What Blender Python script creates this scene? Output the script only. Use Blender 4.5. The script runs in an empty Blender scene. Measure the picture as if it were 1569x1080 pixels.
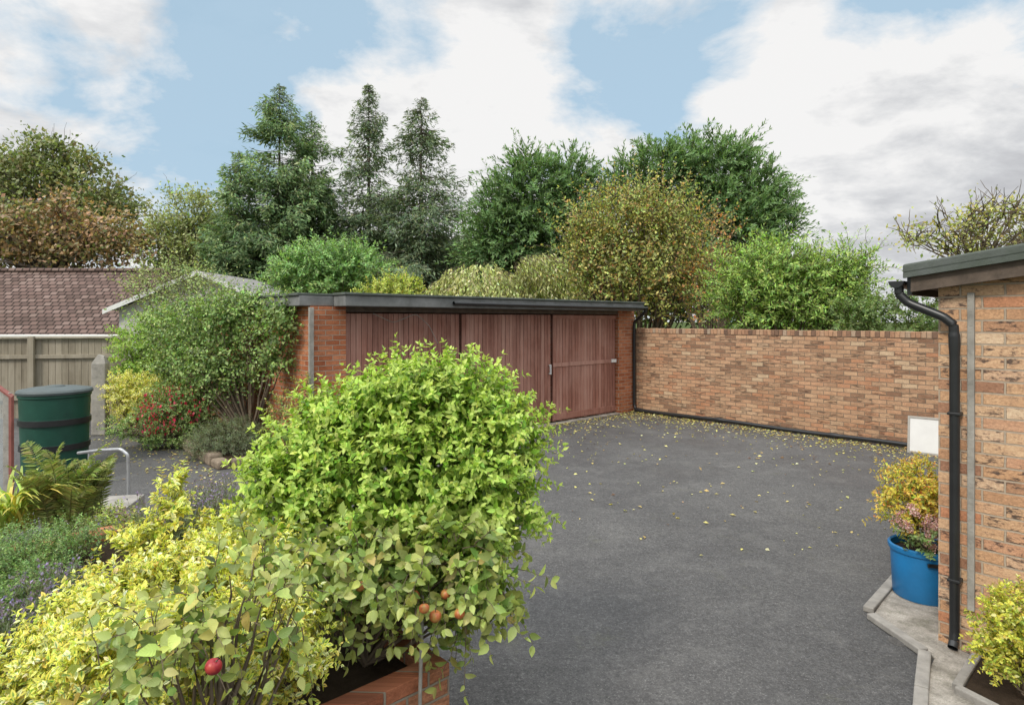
import bpy, math, random
import numpy as np
from mathutils import Vector
rng=np.random.default_rng(7); random.seed(7)
F=941.0; CX=784.5; HY=490.0; H=2.1
ANG=math.atan2(.674,.739)
def W(px,py,d): return np.array([(px-CX)/F*d,d,H+(HY-py)/F*d])
def GP(px,py):
    d=F*H/(py-HY); return ((px-CX)/F*d,d)
C=bpy.context.scene.collection
scene=bpy.context.scene
# ------------------------------------------------ object helpers
def thing(name,label,cat,loc=(0,0,0),rot=0,group=None):
    o=bpy.data.objects.new(name,None); o.empty_display_size=.2
    o.location=loc; o.rotation_euler=(0,0,rot); C.objects.link(o)
    o["label"]=label; o["category"]=cat
    if group:o["group"]=group
    return o
def link(name,me,mat,parent=None,label=None):
    o=bpy.data.objects.new(name,me); C.objects.link(o)
    if mat: me.materials.append(mat)
    if parent: o.parent=parent
    if label: o["label"]=label
    return o
def rawmesh(name,V,loops,starts,smooth=False):
    me=bpy.data.meshes.new(name)
    V=np.ascontiguousarray(V,dtype=np.float32)
    me.vertices.add(len(V)); me.vertices.foreach_set("co",V.ravel())
    me.loops.add(len(loops)); me.loops.foreach_set("vertex_index",np.asarray(loops,dtype=np.int32))
    me.polygons.add(len(starts)); me.polygons.foreach_set("loop_start",np.asarray(starts,dtype=np.int32))
    if smooth: me.polygons.foreach_set("use_smooth",np.ones(len(starts),dtype=bool))
    me.update(calc_edges=True)
    return me
def pymesh(name,V,Fc,mat,parent=None,smooth=False,bevel=0,label=None,segs=2):
    me=bpy.data.meshes.new(name); me.from_pydata([tuple(v) for v in V],[],Fc); me.update()
    if smooth:
        for p in me.polygons:p.use_smooth=True
    o=link(name,me,mat,parent,label)
    if bevel:
        m=o.modifiers.new("b",'BEVEL'); m.width=bevel; m.segments=segs; m.limit_method='ANGLE'
    return o
def boxes(name,bl,mat,parent=None,bevel=0,label=None):
    V=[];Fc=[]
    for b in bl:
        x0,y0,z0,x1,y1,z1=b; n=len(V)
        V+= [(x0,y0,z0),(x1,y0,z0),(x1,y1,z0),(x0,y1,z0),(x0,y0,z1),(x1,y0,z1),(x1,y1,z1),(x0,y1,z1)]
        Fc+=[(n,n+3,n+2,n+1),(n+4,n+5,n+6,n+7),(n,n+1,n+5,n+4),(n+1,n+2,n+6,n+5),(n+2,n+3,n+7,n+6),(n+3,n,n+4,n+7)]
    return pymesh(name,V,Fc,mat,parent,bevel=bevel,label=label)
def lathe(name,prof,mat,parent=None,seg=48,label=None,cap=True):
    V=[];Fc=[];n=len(prof)
    for i in range(seg):
        a=2*math.pi*i/seg
        for r,z in prof: V.append((r*math.cos(a),r*math.sin(a),z))
    for i in range(seg):
        j=(i+1)%seg
        for k in range(n-1): Fc.append((i*n+k,j*n+k,j*n+k+1,i*n+k+1))
    if cap:
        Fc.append([i*n for i in range(seg)][::-1]); Fc.append([i*n+n-1 for i in range(seg)])
    o=pymesh(name,V,Fc,mat,parent,smooth=True,label=label)
    m=o.modifiers.new("e",'EDGE_SPLIT'); m.split_angle=math.radians(40)
    return o
def nz(a): return a/np.maximum(np.linalg.norm(a,axis=-1,keepdims=True),1e-9)
def tubes(name,P,R,mat,parent=None,sides=5,loc=(0,0,0),label=None):
    P=np.asarray(P,float)-np.asarray(loc); R=np.asarray(R,float)
    N,K,_=P.shape; R=np.broadcast_to(R,(N,K))
    T=np.gradient(P,axis=1); T=nz(T)
    ref=np.where(np.abs(T[...,2:3])>.9,np.array([1.,0,0]),np.array([0,0,1.]))
    A=nz(np.cross(T,ref)); B=np.cross(T,A)
    an=np.arange(sides)*2*math.pi/sides
    V=P[:,:,None]+R[:,:,None,None]*(np.cos(an)[None,None,:,None]*A[:,:,None]+np.sin(an)[None,None,:,None]*B[:,:,None])
    V=V.reshape(-1,3)
    q=[]
    for k in range(K-1):
        for s in range(sides):
            t=(s+1)%sides
            q.append([k*sides+s,k*sides+t,(k+1)*sides+t,(k+1)*sides+s])
    q=np.array(q)
    L=(q[None]+(np.arange(N)*K*sides)[:,None,None]).reshape(-1)
    me=rawmesh(name,V,L,np.arange(0,len(L),4),True)
    return link(name,me,mat,parent,label)
def smoothpath(pts,n=40):
    pts=np.array(pts,float); t=np.linspace(0,1,len(pts)); tt=np.linspace(0,1,n)
    P=np.stack([np.interp(tt,t,pts[:,i]) for i in range(3)],1)
    for _ in range(2):
        Q=P.copy(); Q[1:-1]=(P[:-2]+2*P[1:-1]+P[2:])/4; P=Q
    return P
def T_near():
    ts=[.0,.22,.5,.78,1.]; w=[0,.40,.5,.30,0]; V=[];UV=[]
    for i,t in enumerate(ts): V.append((0,t,-.10*t*t)); UV.append((.5,t))
    for s in(1,-1):
        for i in(1,2,3): V.append((s*w[i],ts[i]-.02,.10*w[i]*2-.10*ts[i]**2)); UV.append((.5+.5*s,ts[i]))
    Fc=[(0,5,1),(1,5,6,2),(2,6,7,3),(3,7,4),(0,1,8),(1,2,9,8),(2,3,10,9),(3,4,10)]
    return V,UV,Fc
def T_mid(): return [(0,0,0),(.5,.5,.1),(0,1,-.05),(-.5,.5,.1)],[(.5,0),(1,.5),(.5,1),(0,.5)],[(0,1,2),(0,2,3)]
def T_far(): return [(0,0,0),(.5,.45,.0),(0,1,0),(-.5,.55,0)],[(.5,0),(1,.5),(.5,1),(0,.5)],[(0,1,2,3)]
TN,TM,TF=T_near(),T_mid(),T_far()
def leaves(name,T,pos,ax,nr,size,wid,col,mat,parent=None,loc=(0,0,0),label=None):
    V0,UV,Fc=T; tv=np.array(V0); N=len(pos); k=len(tv)
    size=np.broadcast_to(size,(N,)); wid=np.broadcast_to(wid,(N,)); col=np.broadcast_to(col,(N,3))
    a=nz(ax); n=nz(nr-(nr*a).sum(-1,keepdims=True)*a); b=np.cross(a,n)
    V=(pos-np.asarray(loc))[:,None]+size[:,None,None]*(tv[None,:,0:1]*wid[:,None,None]*b[:,None]+tv[None,:,1:2]*a[:,None]+tv[None,:,2:3]*n[:,None])
    tl=np.array([i for f in Fc for i in f]); tot=np.array([len(f) for f in Fc]); st=np.concatenate([[0],np.cumsum(tot)[:-1]])
    L=(tl[None]+(np.arange(N)*k)[:,None]).ravel()
    S=(st[None]+(np.arange(N)*len(tl))[:,None]).ravel()
    me=rawmesh(name,V.reshape(-1,3),L,S,len(Fc)>2)
    ca=me.color_attributes.new(name="Col",type='FLOAT_COLOR',domain='POINT')
    cc=np.ones((N,k,4),dtype=np.float32); cc[...,:3]=col[:,None]; ca.data.foreach_set("color",cc.ravel())
    uv=me.uv_layers.new(name="UVMap"); u=np.array(UV)[tl]; uv.data.foreach_set("uv",np.tile(u,(N,1)).astype(np.float32).ravel())
    return link(name,me,mat,parent,label)
# ------------------------------------------------ material helpers
class NT:
    def __init__(s,mat):
        s.t=mat.node_tree; s.n=s.t.nodes; s.l=s.t.links
    def add(s,ty,**k):
        n=s.n.new(ty)
        for a,b in k.items(): setattr(n,a,b)
        return n
    def set(s,node,key,v):
        if isinstance(v,bpy.types.NodeSocket): s.l.new(v,node.inputs[key])
        else: node.inputs[key].default_value=v
    def math(s,op,a,b=0,c=None,clamp=False):
        n=s.add('ShaderNodeMath',operation=op,use_clamp=clamp); s.set(n,0,a); s.set(n,1,b)
        if c is not None:s.set(n,2,c)
        return n.outputs[0]
    def noise(s,vec=None,scale=5,detail=4,rough=.6,dist=0):
        n=s.add('ShaderNodeTexNoise'); n.inputs['Scale'].default_value=scale; n.inputs['Detail'].default_value=detail
        n.inputs['Roughness'].default_value=rough; n.inputs['Distortion'].default_value=dist
        if vec is not None:s.l.new(vec,n.inputs['Vector'])
        return n.outputs['Fac']
    def ramp(s,fac,stops,interp='LINEAR'):
        n=s.add('ShaderNodeValToRGB'); n.color_ramp.interpolation=interp; e=n.color_ramp.elements
        while len(e)<len(stops): e.new(.5)
        for i,(p,c) in enumerate(stops):
            e[i].position=p; e[i].color=(c,c,c,1) if isinstance(c,(int,float)) else (*c,1)
        s.l.new(fac,n.inputs[0]); return n.outputs[0]
    def mix(s,f,a,b,mode='MIX'):
        n=s.add('ShaderNodeMix',data_type='RGBA',blend_type=mode); s.set(n,0,f)
        for key,v in((6,a),(7,b)):
            if isinstance(v,tuple): v=(*v,1)
            s.set(n,key,v)
        return n.outputs[2]
    def mapping(s,vec,sc=(1,1,1),loc=(0,0,0),rot=(0,0,0)):
        n=s.add('ShaderNodeMapping'); n.inputs['Scale'].default_value=sc; n.inputs['Location'].default_value=loc; n.inputs['Rotation'].default_value=rot
        s.l.new(vec,n.inputs[0]); return n.outputs[0]
    def bump(s,h,strength=.5,dist=.01,normal=None):
        n=s.add('ShaderNodeBump'); n.inputs['Strength'].default_value=strength; n.inputs['Distance'].default_value=dist
        s.l.new(h,n.inputs['Height'])
        if normal: s.l.new(normal,n.inputs['Normal'])
        return n.outputs[0]
def newmat(name,rough=.7,spec=.3):
    m=bpy.data.materials.new(name); m.use_nodes=True; t=NT(m); b=t.n['Principled BSDF']
    b.inputs['Roughness'].default_value=rough; b.inputs['Specular IOR Level'].default_value=spec
    return m,t,b
def objc(t): return t.add('ShaderNodeTexCoord').outputs['Object']
def simple(name,c,rough=.6,var=.25,scale=6,spec=.3,metal=0,bump=.0,c2=None):
    m,t,b=newmat(name,rough,spec); o=objc(t); f=t.noise(o,scale,6,.65)
    f=t.ramp(f,[(.3,0),(.7,1)])
    c2=c2 or tuple(x*(1-var) for x in c)
    col=t.mix(f,c2,c); t.l.new(col,b.inputs['Base Color']); b.inputs['Metallic'].default_value=metal
    if bump: t.l.new(t.bump(t.noise(o,scale*8,4),.5,bump),b.inputs['Normal'])
    return m
def brick(name,stops,mortar,bw=.225,rh=.075,ms=.005,streak=.5,dark=(.05,.035,.03),seed=0.,cov=.45,ssc=(5,34,1),softk=.4,fleck=0.):
    m,t,b=newmat(name,.85,.2); o=objc(t); s=t.add('ShaderNodeSeparateXYZ'); t.l.new(o,s.inputs[0])
    cb=t.add('ShaderNodeCombineXYZ'); t.l.new(t.math('ADD',s.outputs[0],s.outputs[1]),cb.inputs[0]); t.l.new(s.outputs[2],cb.inputs[1])
    vec=cb.outputs[0]
    wob=t.add('ShaderNodeTexNoise'); wob.inputs['Scale'].default_value=9; wob.inputs['Detail'].default_value=3; t.l.new(vec,wob.inputs['Vector'])
    vm=t.add('ShaderNodeVectorMath',operation='MULTIPLY_ADD'); t.l.new(wob.outputs['Color'],vm.inputs[0]); vm.inputs[1].default_value=(.010,.008,0); t.l.new(vec,vm.inputs[2]); vec2=vm.outputs[0]
    bt=t.add('ShaderNodeTexBrick'); t.l.new(vec2,bt.inputs['Vector'])
    for k,v in(('Color1',(0,0,0,1)),('Color2',(1,1,1,1)),('Mortar',(0,0,0,1)),('Scale',1),('Mortar Size',ms),('Mortar Smooth',.25),('Bias',0.),('Brick Width',bw),('Row Height',rh)): bt.inputs[k].default_value=v
    rnd=bt.outputs['Color']; fac=bt.outputs['Fac']
    col=t.ramp(rnd,stops)
    st=t.noise(t.mapping(vec,ssc,(seed,seed,0)),1,5,.7)
    rnd2=t.math('FRACT',t.math('MULTIPLY',rnd,7.31))
    st=t.math('MULTIPLY',t.ramp(st,[(cov,0),(cov+.09,1)]),t.ramp(rnd2,[(.45,0),(.55,1)]))
    col=t.mix(t.math('MULTIPLY',st,streak),col,dark)
    if fleck:
        fk=t.ramp(t.noise(t.mapping(vec,(14,26,1),(seed,2,0)),1,6,.75),[(.57,0),(.63,1)])
        col=t.mix(t.math('MULTIPLY',fk,fleck),col,dark)
    soft=t.noise(t.mapping(vec,(9,22,1),(seed+5,0,0)),1,5,.7)
    col=t.mix(t.ramp(soft,[(.4,softk),(.6,0)]),col,t.mix(1.,col,(.5,.42,.38),'MULTIPLY'))
    fine=t.noise(vec,60,5,.75); col=t.mix(.5,col,t.ramp(fine,[(.3,.25),(.7,.95)]),'OVERLAY')
    big=t.noise(vec,.9,5,.6); col=t.mix(t.ramp(big,[(.35,.35),(.65,0)]),col,t.mix(1.,col,(.62,.57,.52),'MULTIPLY'))
    mc=t.mix(fine,tuple(x*.65 for x in mortar),mortar)
    col=t.mix(fac,col,mc); t.l.new(col,b.inputs['Base Color'])
    hh=t.math('SUBTRACT',t.math('MULTIPLY',fine,.6),fac)
    hh=t.math('ADD',hh,t.math('MULTIPLY',rnd,.3))
    t.l.new(t.bump(hh,1.,.012),b.inputs['Normal'])
    return m
def leafmat(name,kind='plain',trans=.3,rough=.45,gloss=.35):
    m,t,b=newmat(name,rough,gloss); at=t.add('ShaderNodeAttribute',attribute_name='Col'); col=at.outputs['Color']
    if kind!='plain':
        uv=t.add('ShaderNodeTexCoord').outputs['UV']; s=t.add('ShaderNodeSeparateXYZ'); t.l.new(uv,s.inputs[0])
        e=t.math('MULTIPLY',t.math('ABSOLUTE',t.math('SUBTRACT',s.outputs[0],.5)),2)
        geo=t.add('ShaderNodeTexCoord').outputs['Object']; nn=t.noise(geo,45,3)
        if kind=='varieg':
            f=t.math('ADD',t.math('ADD',e,t.math('MULTIPLY',t.math('POWER',s.outputs[1],4),.6)),t.math('MULTIPLY',t.math('SUBTRACT',nn,.5),1.1))
            f=t.ramp(f,[(.16,0),(.28,1)])
            col=t.mix(f,t.mix(1.,col,(.26,.5,.5),'MULTIPLY'),col)
        else:
            mid=t.ramp(e,[(.0,1),(.12,0)])
            vein=t.math('SINE',t.math('MULTIPLY',t.math('SUBTRACT',s.outputs[1],t.math('MULTIPLY',e,.25)),48))
            col=t.mix(t.math('MULTIPLY',mid,.35),col,t.mix(.5,col,(.5,.6,.25)))
            col=t.mix(t.math('MULTIPLY',nn,.5),col,t.mix(1.,col,(.7,.72,.6),'MULTIPLY'))
            t.l.new(t.bump(vein,.25,.002),b.inputs['Normal'])
            if kind=='apple':
                bl=t.ramp(t.noise(geo,28,4,.7),[(.62,0),(.68,1)]); col=t.mix(t.math('MULTIPLY',bl,.6),col,(.16,.09,.03))
    t.l.new(col,b.inputs['Base Color'])
    tr=t.add('ShaderNodeBsdfTranslucent'); t.l.new(t.mix(1.,col,(1.15,1.2,.6),'MULTIPLY'),tr.inputs[0])
    ms=t.add('ShaderNodeMixShader'); ms.inputs[0].default_value=trans
    t.l.new(b.outputs[0],ms.inputs[1]); t.l.new(tr.outputs[0],ms.inputs[2]); t.l.new(ms.outputs[0],t.n['Material Output'].inputs[0])
    return m
M={}
M['leaf']=leafmat('leaf_far',trans=.35); M['near']=leafmat('leaf_near','vein',trans=.35); M['apple']=leafmat('leaf_apple','apple',rough=.38,gloss=.45); M['var']=leafmat('leaf_variegated','varieg',rough=.38,gloss=.45)
M['conifer']=leafmat('leaf_conifer',trans=.3,rough=.7,gloss=.15)
M['bark']=simple('bark',(.20,.17,.14),.95,.5,9,.1,bump=.02)
M['twig']=simple('twig',(.18,.14,.10),.9,.4,14,.1)
M['twiggreen']=simple('twig_green',(.18,.19,.07),.8,.4,14,.2)
M['black']=simple('black_plastic',(.020,.021,.022),.38,.3,12,.5)
M['bin']=simple('green_plastic',(.012,.075,.05),.42,.3,5,.5)
M['blue']=simple('blue_plastic',(.015,.20,.48),.4,.25,5,.5)
M['white']=simple('white_paint',(.72,.72,.70),.5,.12,4)
M['render']=simple('white_render',(.55,.54,.50),.9,.2,3)
M['steel']=simple('galvanised_steel',(.5,.51,.52),.4,.3,12,.5,.6)
M['greypost']=simple('weathered_post',(.38,.36,.32),.9,.45,7,.1,bump=.01)
M['felt']=simple('roof_felt',(.12,.13,.125),.95,.5,3,.1,bump=.01,c2=(.07,.085,.065))
M['fasciag']=simple('grey_fascia',(.24,.245,.24),.8,.5,3,.2,c2=(.11,.115,.11))
M['brownwood']=simple('brown_fascia',(.14,.105,.08),.7,.5,9,.3,bump=.004)
M['soil']=simple('soil',(.06,.043,.03),1,.5,12,.05,bump=.03)
M['stone']=simple('stone_edging',(.30,.24,.18),.9,.5,5,.1,bump=.02)
M['redpaint']=simple('red_paint',(.30,.11,.09),.6,.4,9)
M['stoneslab']=simple('concrete_cap',(.33,.31,.28),.9,.4,8,.1,bump=.006)
M['brickwall']=brick('boundary_brick',[(0,(.24,.14,.09)),(.2,(.42,.26,.16)),(.5,(.52,.34,.21)),(.75,(.45,.23,.13)),(1,(.55,.41,.27))],(.27,.21,.15),streak=.75,rh=.075,cov=.49,softk=.35,fleck=.35,ms=.0055)
M['brickgar']=brick('garage_brick',[(0,(.34,.11,.05)),(.5,(.46,.17,.08)),(1,(.52,.22,.115))],(.46,.39,.31),streak=.15,seed=3,ms=.006)
M['brickhouse']=brick('outbuilding_brick',[(0,(.32,.17,.11)),(.25,(.54,.32,.18)),(.5,(.64,.42,.26)),(.75,(.48,.22,.12)),(1,(.68,.50,.34))],(.50,.40,.30),streak=.88,dark=(.055,.045,.043),seed=8,cov=.51,ssc=(12,30,1),ms=.0065,softk=.25,fleck=.6)
M['brickplant']=brick('planter_brick',[(0,(.30,.10,.055)),(.5,(.44,.17,.09)),(1,(.52,.25,.14))],(.36,.30,.23),streak=.3,seed=5,ms=.007,fleck=.3)
def woodboards(name,c1,c2,c3):
    m,t,b=newmat(name,.65,.3); o=objc(t)
    isl=t.add('ShaderNodeNewGeometry').outputs['Random Per Island']
    g=t.noise(t.mapping(o,(28,28,1.2)),1,6,.7,.3); f=t.math('ADD',t.math('MULTIPLY',g,.8),t.math('MULTIPLY',isl,.35))
    col=t.ramp(f,[(.3,c1),(.55,c2),(.85,c3)])
    lo=t.noise(o,1.1,5,.7); col=t.mix(t.ramp(lo,[(.4,0),(.7,.7)]),col,c3)
    dk=t.noise(t.mapping(o,(6,6,.8)),1,5,.7); col=t.mix(t.ramp(dk,[(.35,.5),(.55,0)]),col,c1)
    t.l.new(col,b.inputs['Base Color']); t.l.new(t.bump(g,.5,.004),b.inputs['Normal']); return m
M['door']=woodboards('red_brown_boards',(.17,.070,.050),(.33,.15,.11),(.46,.27,.215))
M['fence']=woodboards('grey_fence_boards',(.16,.135,.095),(.27,.235,.175),(.36,.32,.25))
m,t,b=newmat('roof_tiles',.9,.15); o=objc(t); s=t.add('ShaderNodeSeparateXYZ'); t.l.new(o,s.inputs[0])
cb=t.add('ShaderNodeCombineXYZ'); t.l.new(s.outputs[0],cb.inputs[0]); t.l.new(t.math('MULTIPLY',s.outputs[2],1.9),cb.inputs[1])
bt=t.add('ShaderNodeTexBrick'); t.l.new(cb.outputs[0],bt.inputs['Vector'])
for k,v in(('Color1',(0,0,0,1)),('Color2',(1,1,1,1)),('Scale',1),('Mortar Size',.026),('Mortar Smooth',.3),('Brick Width',.28),('Row Height',.26)): bt.inputs[k].default_value=v
col=t.ramp(bt.outputs['Color'],[(0,(.11,.075,.065)),(.5,(.165,.11,.095)),(1,(.215,.155,.135))])
col=t.mix(t.math('MULTIPLY',bt.outputs['Fac'],.9),col,(.04,.03,.026))
col=t.mix(t.ramp(t.noise(o,.8,6,.7),[(.4,.5),(.65,0)]),col,t.mix(1.,col,(.6,.6,.55),'MULTIPLY')); t.l.new(col,b.inputs['Base Color'])
t.l.new(t.bump(t.math('MULTIPLY',bt.outputs['Fac'],-1),1,.03),b.inputs['Normal']); M['tiles']=m
# asphalt
m,t,b=newmat('asphalt',.85,.3); o=objc(t)
g=t.noise(o,120,3,.7); g2=t.noise(o,42,4,.75); g3=t.noise(o,14,5,.8); v=t.add('ShaderNodeTexVoronoi'); v.inputs['Scale'].default_value=70; t.l.new(o,v.inputs['Vector'])
big=t.noise(o,.45,7,.65,.5); mid=t.noise(o,2.4,9,.78)
gg_=t.math('ADD',t.math('ADD',t.math('MULTIPLY',g,.45),t.math('MULTIPLY',g2,.35)),t.math('MULTIPLY',g3,.2))
col=t.ramp(gg_,[(.36,(.034,.033,.032)),(.47,(.072,.070,.068)),(.55,(.108,.105,.102)),(.66,(.24,.235,.225))])
col=t.mix(t.ramp(big,[(.42,.65),(.58,0)]),col,t.mix(1.,col,(.62,.62,.64),'MULTIPLY'))
col=t.mix(t.ramp(mid,[(.50,0),(.72,.4)]),col,(.17,.165,.155))
col=t.mix(t.ramp(mid,[(.32,.4),(.45,0)]),col,(.045,.044,.043))
moss=t.ramp(t.noise(t.mapping(o,(1,1,1),(4,2,0)),1.6,9,.8),[(.58,0),(.72,.5)]); col=t.mix(moss,col,(.10,.10,.065))
spk=t.ramp(v.outputs['Distance'],[(.10,1),(.24,0)]); sel=t.ramp(v.outputs['Color'],[(.66,0),(.74,1)])
col=t.mix(t.math('MULTIPLY',t.math('MULTIPLY',spk,sel),.5),col,(.40,.39,.36)); t.l.new(col,b.inputs['Base Color'])
t.l.new(t.ramp(big,[(.40,.58),(.58,.88)]),b.inputs['Roughness'])
hh=t.math('ADD',gg_,t.math('MULTIPLY',v.outputs['Distance'],-.4)); t.l.new(t.bump(hh,.7,.008),b.inputs['Normal']); M['asphalt']=m
m,t,b=newmat('concrete',.85,.25); o=objc(t); n1=t.noise(o,4,9,.75); n2=t.noise(o,90,4,.7)
col=t.ramp(n1,[(.32,(.11,.10,.08)),(.45,(.22,.20,.17)),(.58,(.34,.31,.27)),(.7,(.44,.41,.36))]); col=t.mix(.45,col,t.ramp(n2,[(.3,.2),(.7,.8)]),'OVERLAY')
ms_=t.ramp(t.noise(t.mapping(o,(1,1,1),(9,3,0)),3,8,.8),[(.52,0),(.65,.6)]); col=t.mix(ms_,col,(.10,.105,.06))
t.l.new(col,b.inputs['Base Color']); t.l.new(t.bump(n2,.6,.006),b.inputs['Normal']); M['concrete']=m
M['grass']=simple('grass_ground',(.07,.10,.03),1,.5,1.5,.05,bump=.05,c2=(.045,.06,.02))
# ------------------------------------------------ plants helpers
def palette(N,cols,wts,jit=.18,idx=None):
    cols=np.array(cols); wts=np.array(wts,float); wts/=wts.sum()
    if idx is None: idx=rng.choice(len(cols),N,p=wts)
    c=cols[idx]*(1+rng.normal(0,jit,(N,1)))*(1+rng.normal(0,jit*.35,(N,3)))
    return np.clip(c,.004,.88)
def Ell(L,d0):
    out=[]
    for e in L:
        px,py,rx,ry=e[:4]; d=e[4] if len(e)>4 else d0; k=d/F
        rr=(rx*k,min(rx,ry*1.1)*k*1.0,ry*k)
        out.append((W(px,py,d),np.array(rr)))
    return out
def sample(ells,n,power=.33,up=False):
    w=np.array([ (e[1][0]*e[1][2]+e[1][0]*e[1][1]) for e in ells]); w/=w.sum()
    i=rng.choice(len(ells),n,p=w); c=np.array([e[0] for e in ells])[i]; r=np.array([e[1] for e in ells])[i]
    d=nz(rng.normal(size=(n,3)))
    rad=rng.random((n,1))**power
    return c+d*r*rad,nz(d/r)
def rnd3(n): return nz(rng.normal(size=(n,3)))
def limbs(base,targets,r0,K=7,bend=.3,start=(.3,.9),top=None):
    base=np.array(base,float); n=len(targets); s=rng.uniform(*start,(n,1)); top=top if top is not None else base+[0,0,2]
    st=base+(top-base)*s; tt=np.linspace(0,1,K)[None,:,None]
    P=st[:,None]*(1-tt)+targets[:,None]*tt
    P=P+np.array([0,0,1.])*np.sin(tt*math.pi)*bend*rng.uniform(-.3,1,(n,1,1))+rng.normal(0,.05*bend,(n,K,3))
    P[:,0]=st
    R=(r0*(1-s*.5))*np.linspace(1,.12,K)[None]
    return P,R
def resamp(P,R,K):
    P2=np.stack([np.stack([np.interp(np.linspace(0,1,K),np.linspace(0,1,P.shape[1]),P[i,:,j]) for j in range(3)],1) for i in range(len(P))])
    R2=np.array([np.interp(np.linspace(0,1,K),np.linspace(0,1,R.shape[1]),R[i]) for i in range(len(R))])
    return P2,R2
def tree(name,label,cat,px,d,ells,cols,wts,nclump,per,spread,lsize,wid=.6,trunk_r=.18,mat='leaf',power=.4,T=TF,top_py=None,nl=40,upb=.4,barkmat='bark',group=None,twigs=0,lstart=(.3,.9)):
    base=np.array([(px-CX)/F*d,d,0.]); th=thing(name,label,cat,base,group=group)
    E=Ell(ells,d); c,out=sample(E,nclump,power)
    c[:,2]=np.maximum(c[:,2],.3)
    idx=rng.choice(len(cols),nclump,p=np.array(wts)/sum(wts))
    ci=np.repeat(np.arange(nclump),per); N=len(ci)
    sp=spread*rng.uniform(.6,1.3,(nclump,1))[ci]
    pos=c[ci]+rng.normal(size=(N,3))*sp*np.array([1,1,.7])
    nr=out[ci]*.6+rnd3(N)*.8+np.array([0,0,upb]); ax=rnd3(N)+out[ci]*.5+np.array([0,0,-.15])
    sw=rng.random(N)<.3; ii=np.where(sw,rng.choice(len(cols),N,p=np.array(wts)/sum(wts)),idx[ci])
    cl=palette(N,cols,wts,.2,ii)*(1+rng.normal(0,.15,(nclump,1))[ci])
    leaves('crown',T,pos,ax,nr,lsize*rng.uniform(.6,1.25,N),wid,np.clip(cl,.003,.9),M[mat],th,base)
    tp=E[0][0].copy() if top_py is None else W(px,top_py,d)
    K=9
    tr=np.array([[base+(tp-base)*t+np.array([.12*math.sin(3*t+px),.1*math.cos(4*t),0]) for t in np.linspace(0,1,K)]])
    P,R=limbs(tr[0,0],c[rng.choice(nclump,min(nl,nclump),replace=False)],trunk_r*.45,top=tp,bend=.4,start=lstart)
    P2,R2=resamp(P,R,K)
    A=np.concatenate([tr,P2]); Rr=np.concatenate([trunk_r*np.linspace(1.15,.3,K)[None],R2])
    if twigs:
        k=rng.integers(0,nclump,twigs); s0=c[k]; dd=nz(out[k]+rnd3(twigs)*.7+[0,0,.25]); LL=spread*rng.uniform(1.2,3.2,(twigs,1,1))
        tt=np.linspace(-.5,1,K)[None,:,None]; Pt=s0[:,None]+dd[:,None]*LL*tt+np.cumsum(rng.normal(0,.03,(twigs,K,3)),1)*LL
        A=np.concatenate([A,Pt]); Rr=np.concatenate([Rr,np.linspace(.016,.005,K)[None].repeat(twigs,0)])
    tubes('trunk',A,Rr,M[barkmat],th,6,base)
    return th
def conifer(px,py,d,R,label,nb=230,per=130,cols=None,pw=.75,droop=.28,name='spruce_tree',lift=.10,low=.12,wl=.26):
    base=np.array([(px-CX)/F*d,d,0.]); Ht=H+(HY-py)/F*d; th=thing(name,label,'tree',base,group='conifers behind the garage')
    u=rng.random(nb); h=1-np.sqrt(u)*(1-low); az=rng.random(nb)*6.283
    h=np.where(rng.random(nb)<.14,rng.uniform(.82,.995,nb),h)
    L=R*np.minimum((1-h)**pw,(1-h)*2.6+.0)*rng.uniform(.5,1.3,nb)+.12
    o=np.stack([np.cos(az),np.sin(az),0*az],1); lat=np.stack([-np.sin(az),np.cos(az),0*az],1)
    cnt=np.maximum(26,(per*(L/R)**1.1*1.7).astype(int)); ci=np.repeat(np.arange(nb),cnt); N=len(ci)
    s=rng.random(N)**.65; Lc=L[ci]
    dr=droop-h*.5*droop*1.2
    zb=h[ci]*Ht - dr[ci]*Lc*s + lift*Lc*s**3*2.2
    lo=rng.normal(0,1,N)*.19*Lc*(1.15-s); hang=-np.abs(rng.normal(0,.22,N))*np.minimum(1,Lc*1.2)-np.abs(lo)*.3
    pos=o[ci]*(s*Lc)[:,None]+lat[ci]*lo[:,None]; pos[:,2]=np.minimum(zb+hang,Ht*1.01)
    ax=o[ci]*.7+lat[ci]*np.sign(lo)[:,None]*.5+rng.normal(0,.4,(N,3))+np.array([0,0,-.4])
    nr=np.array([0,0,1.])+rng.normal(0,.6,(N,3))+o[ci]*.7
    cl=palette(N,cols,[3,3,2,1],.22)*(1+rng.normal(0,.18,(nb,1))[ci])
    leaves('crown',TF,pos+base,ax,nr,rng.uniform(.12,.28,N)*np.clip(.5+Lc*.6,.5,1.15),wl,np.clip(cl,.004,.6),M['conifer'],th,base)
    K=6;tt=np.linspace(0,1,K)
    P=np.zeros((nb+1,K,3)); 
    for k,sv in enumerate(tt):
        P[1:,k]=o*(L*sv*.92)[:,None]; P[1:,k,2]=h*Ht-dr*L*sv+lift*L*sv**3*2.2
        P[0,k]=(0,0,Ht*sv*.99)
    Rr=np.concatenate([(.2*(1-tt*.97))[None],.022*np.linspace(1,.2,K)[None].repeat(nb,0)])
    tubes('trunk',P+base,Rr,M['bark'],th,5,base)
    return th
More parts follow.
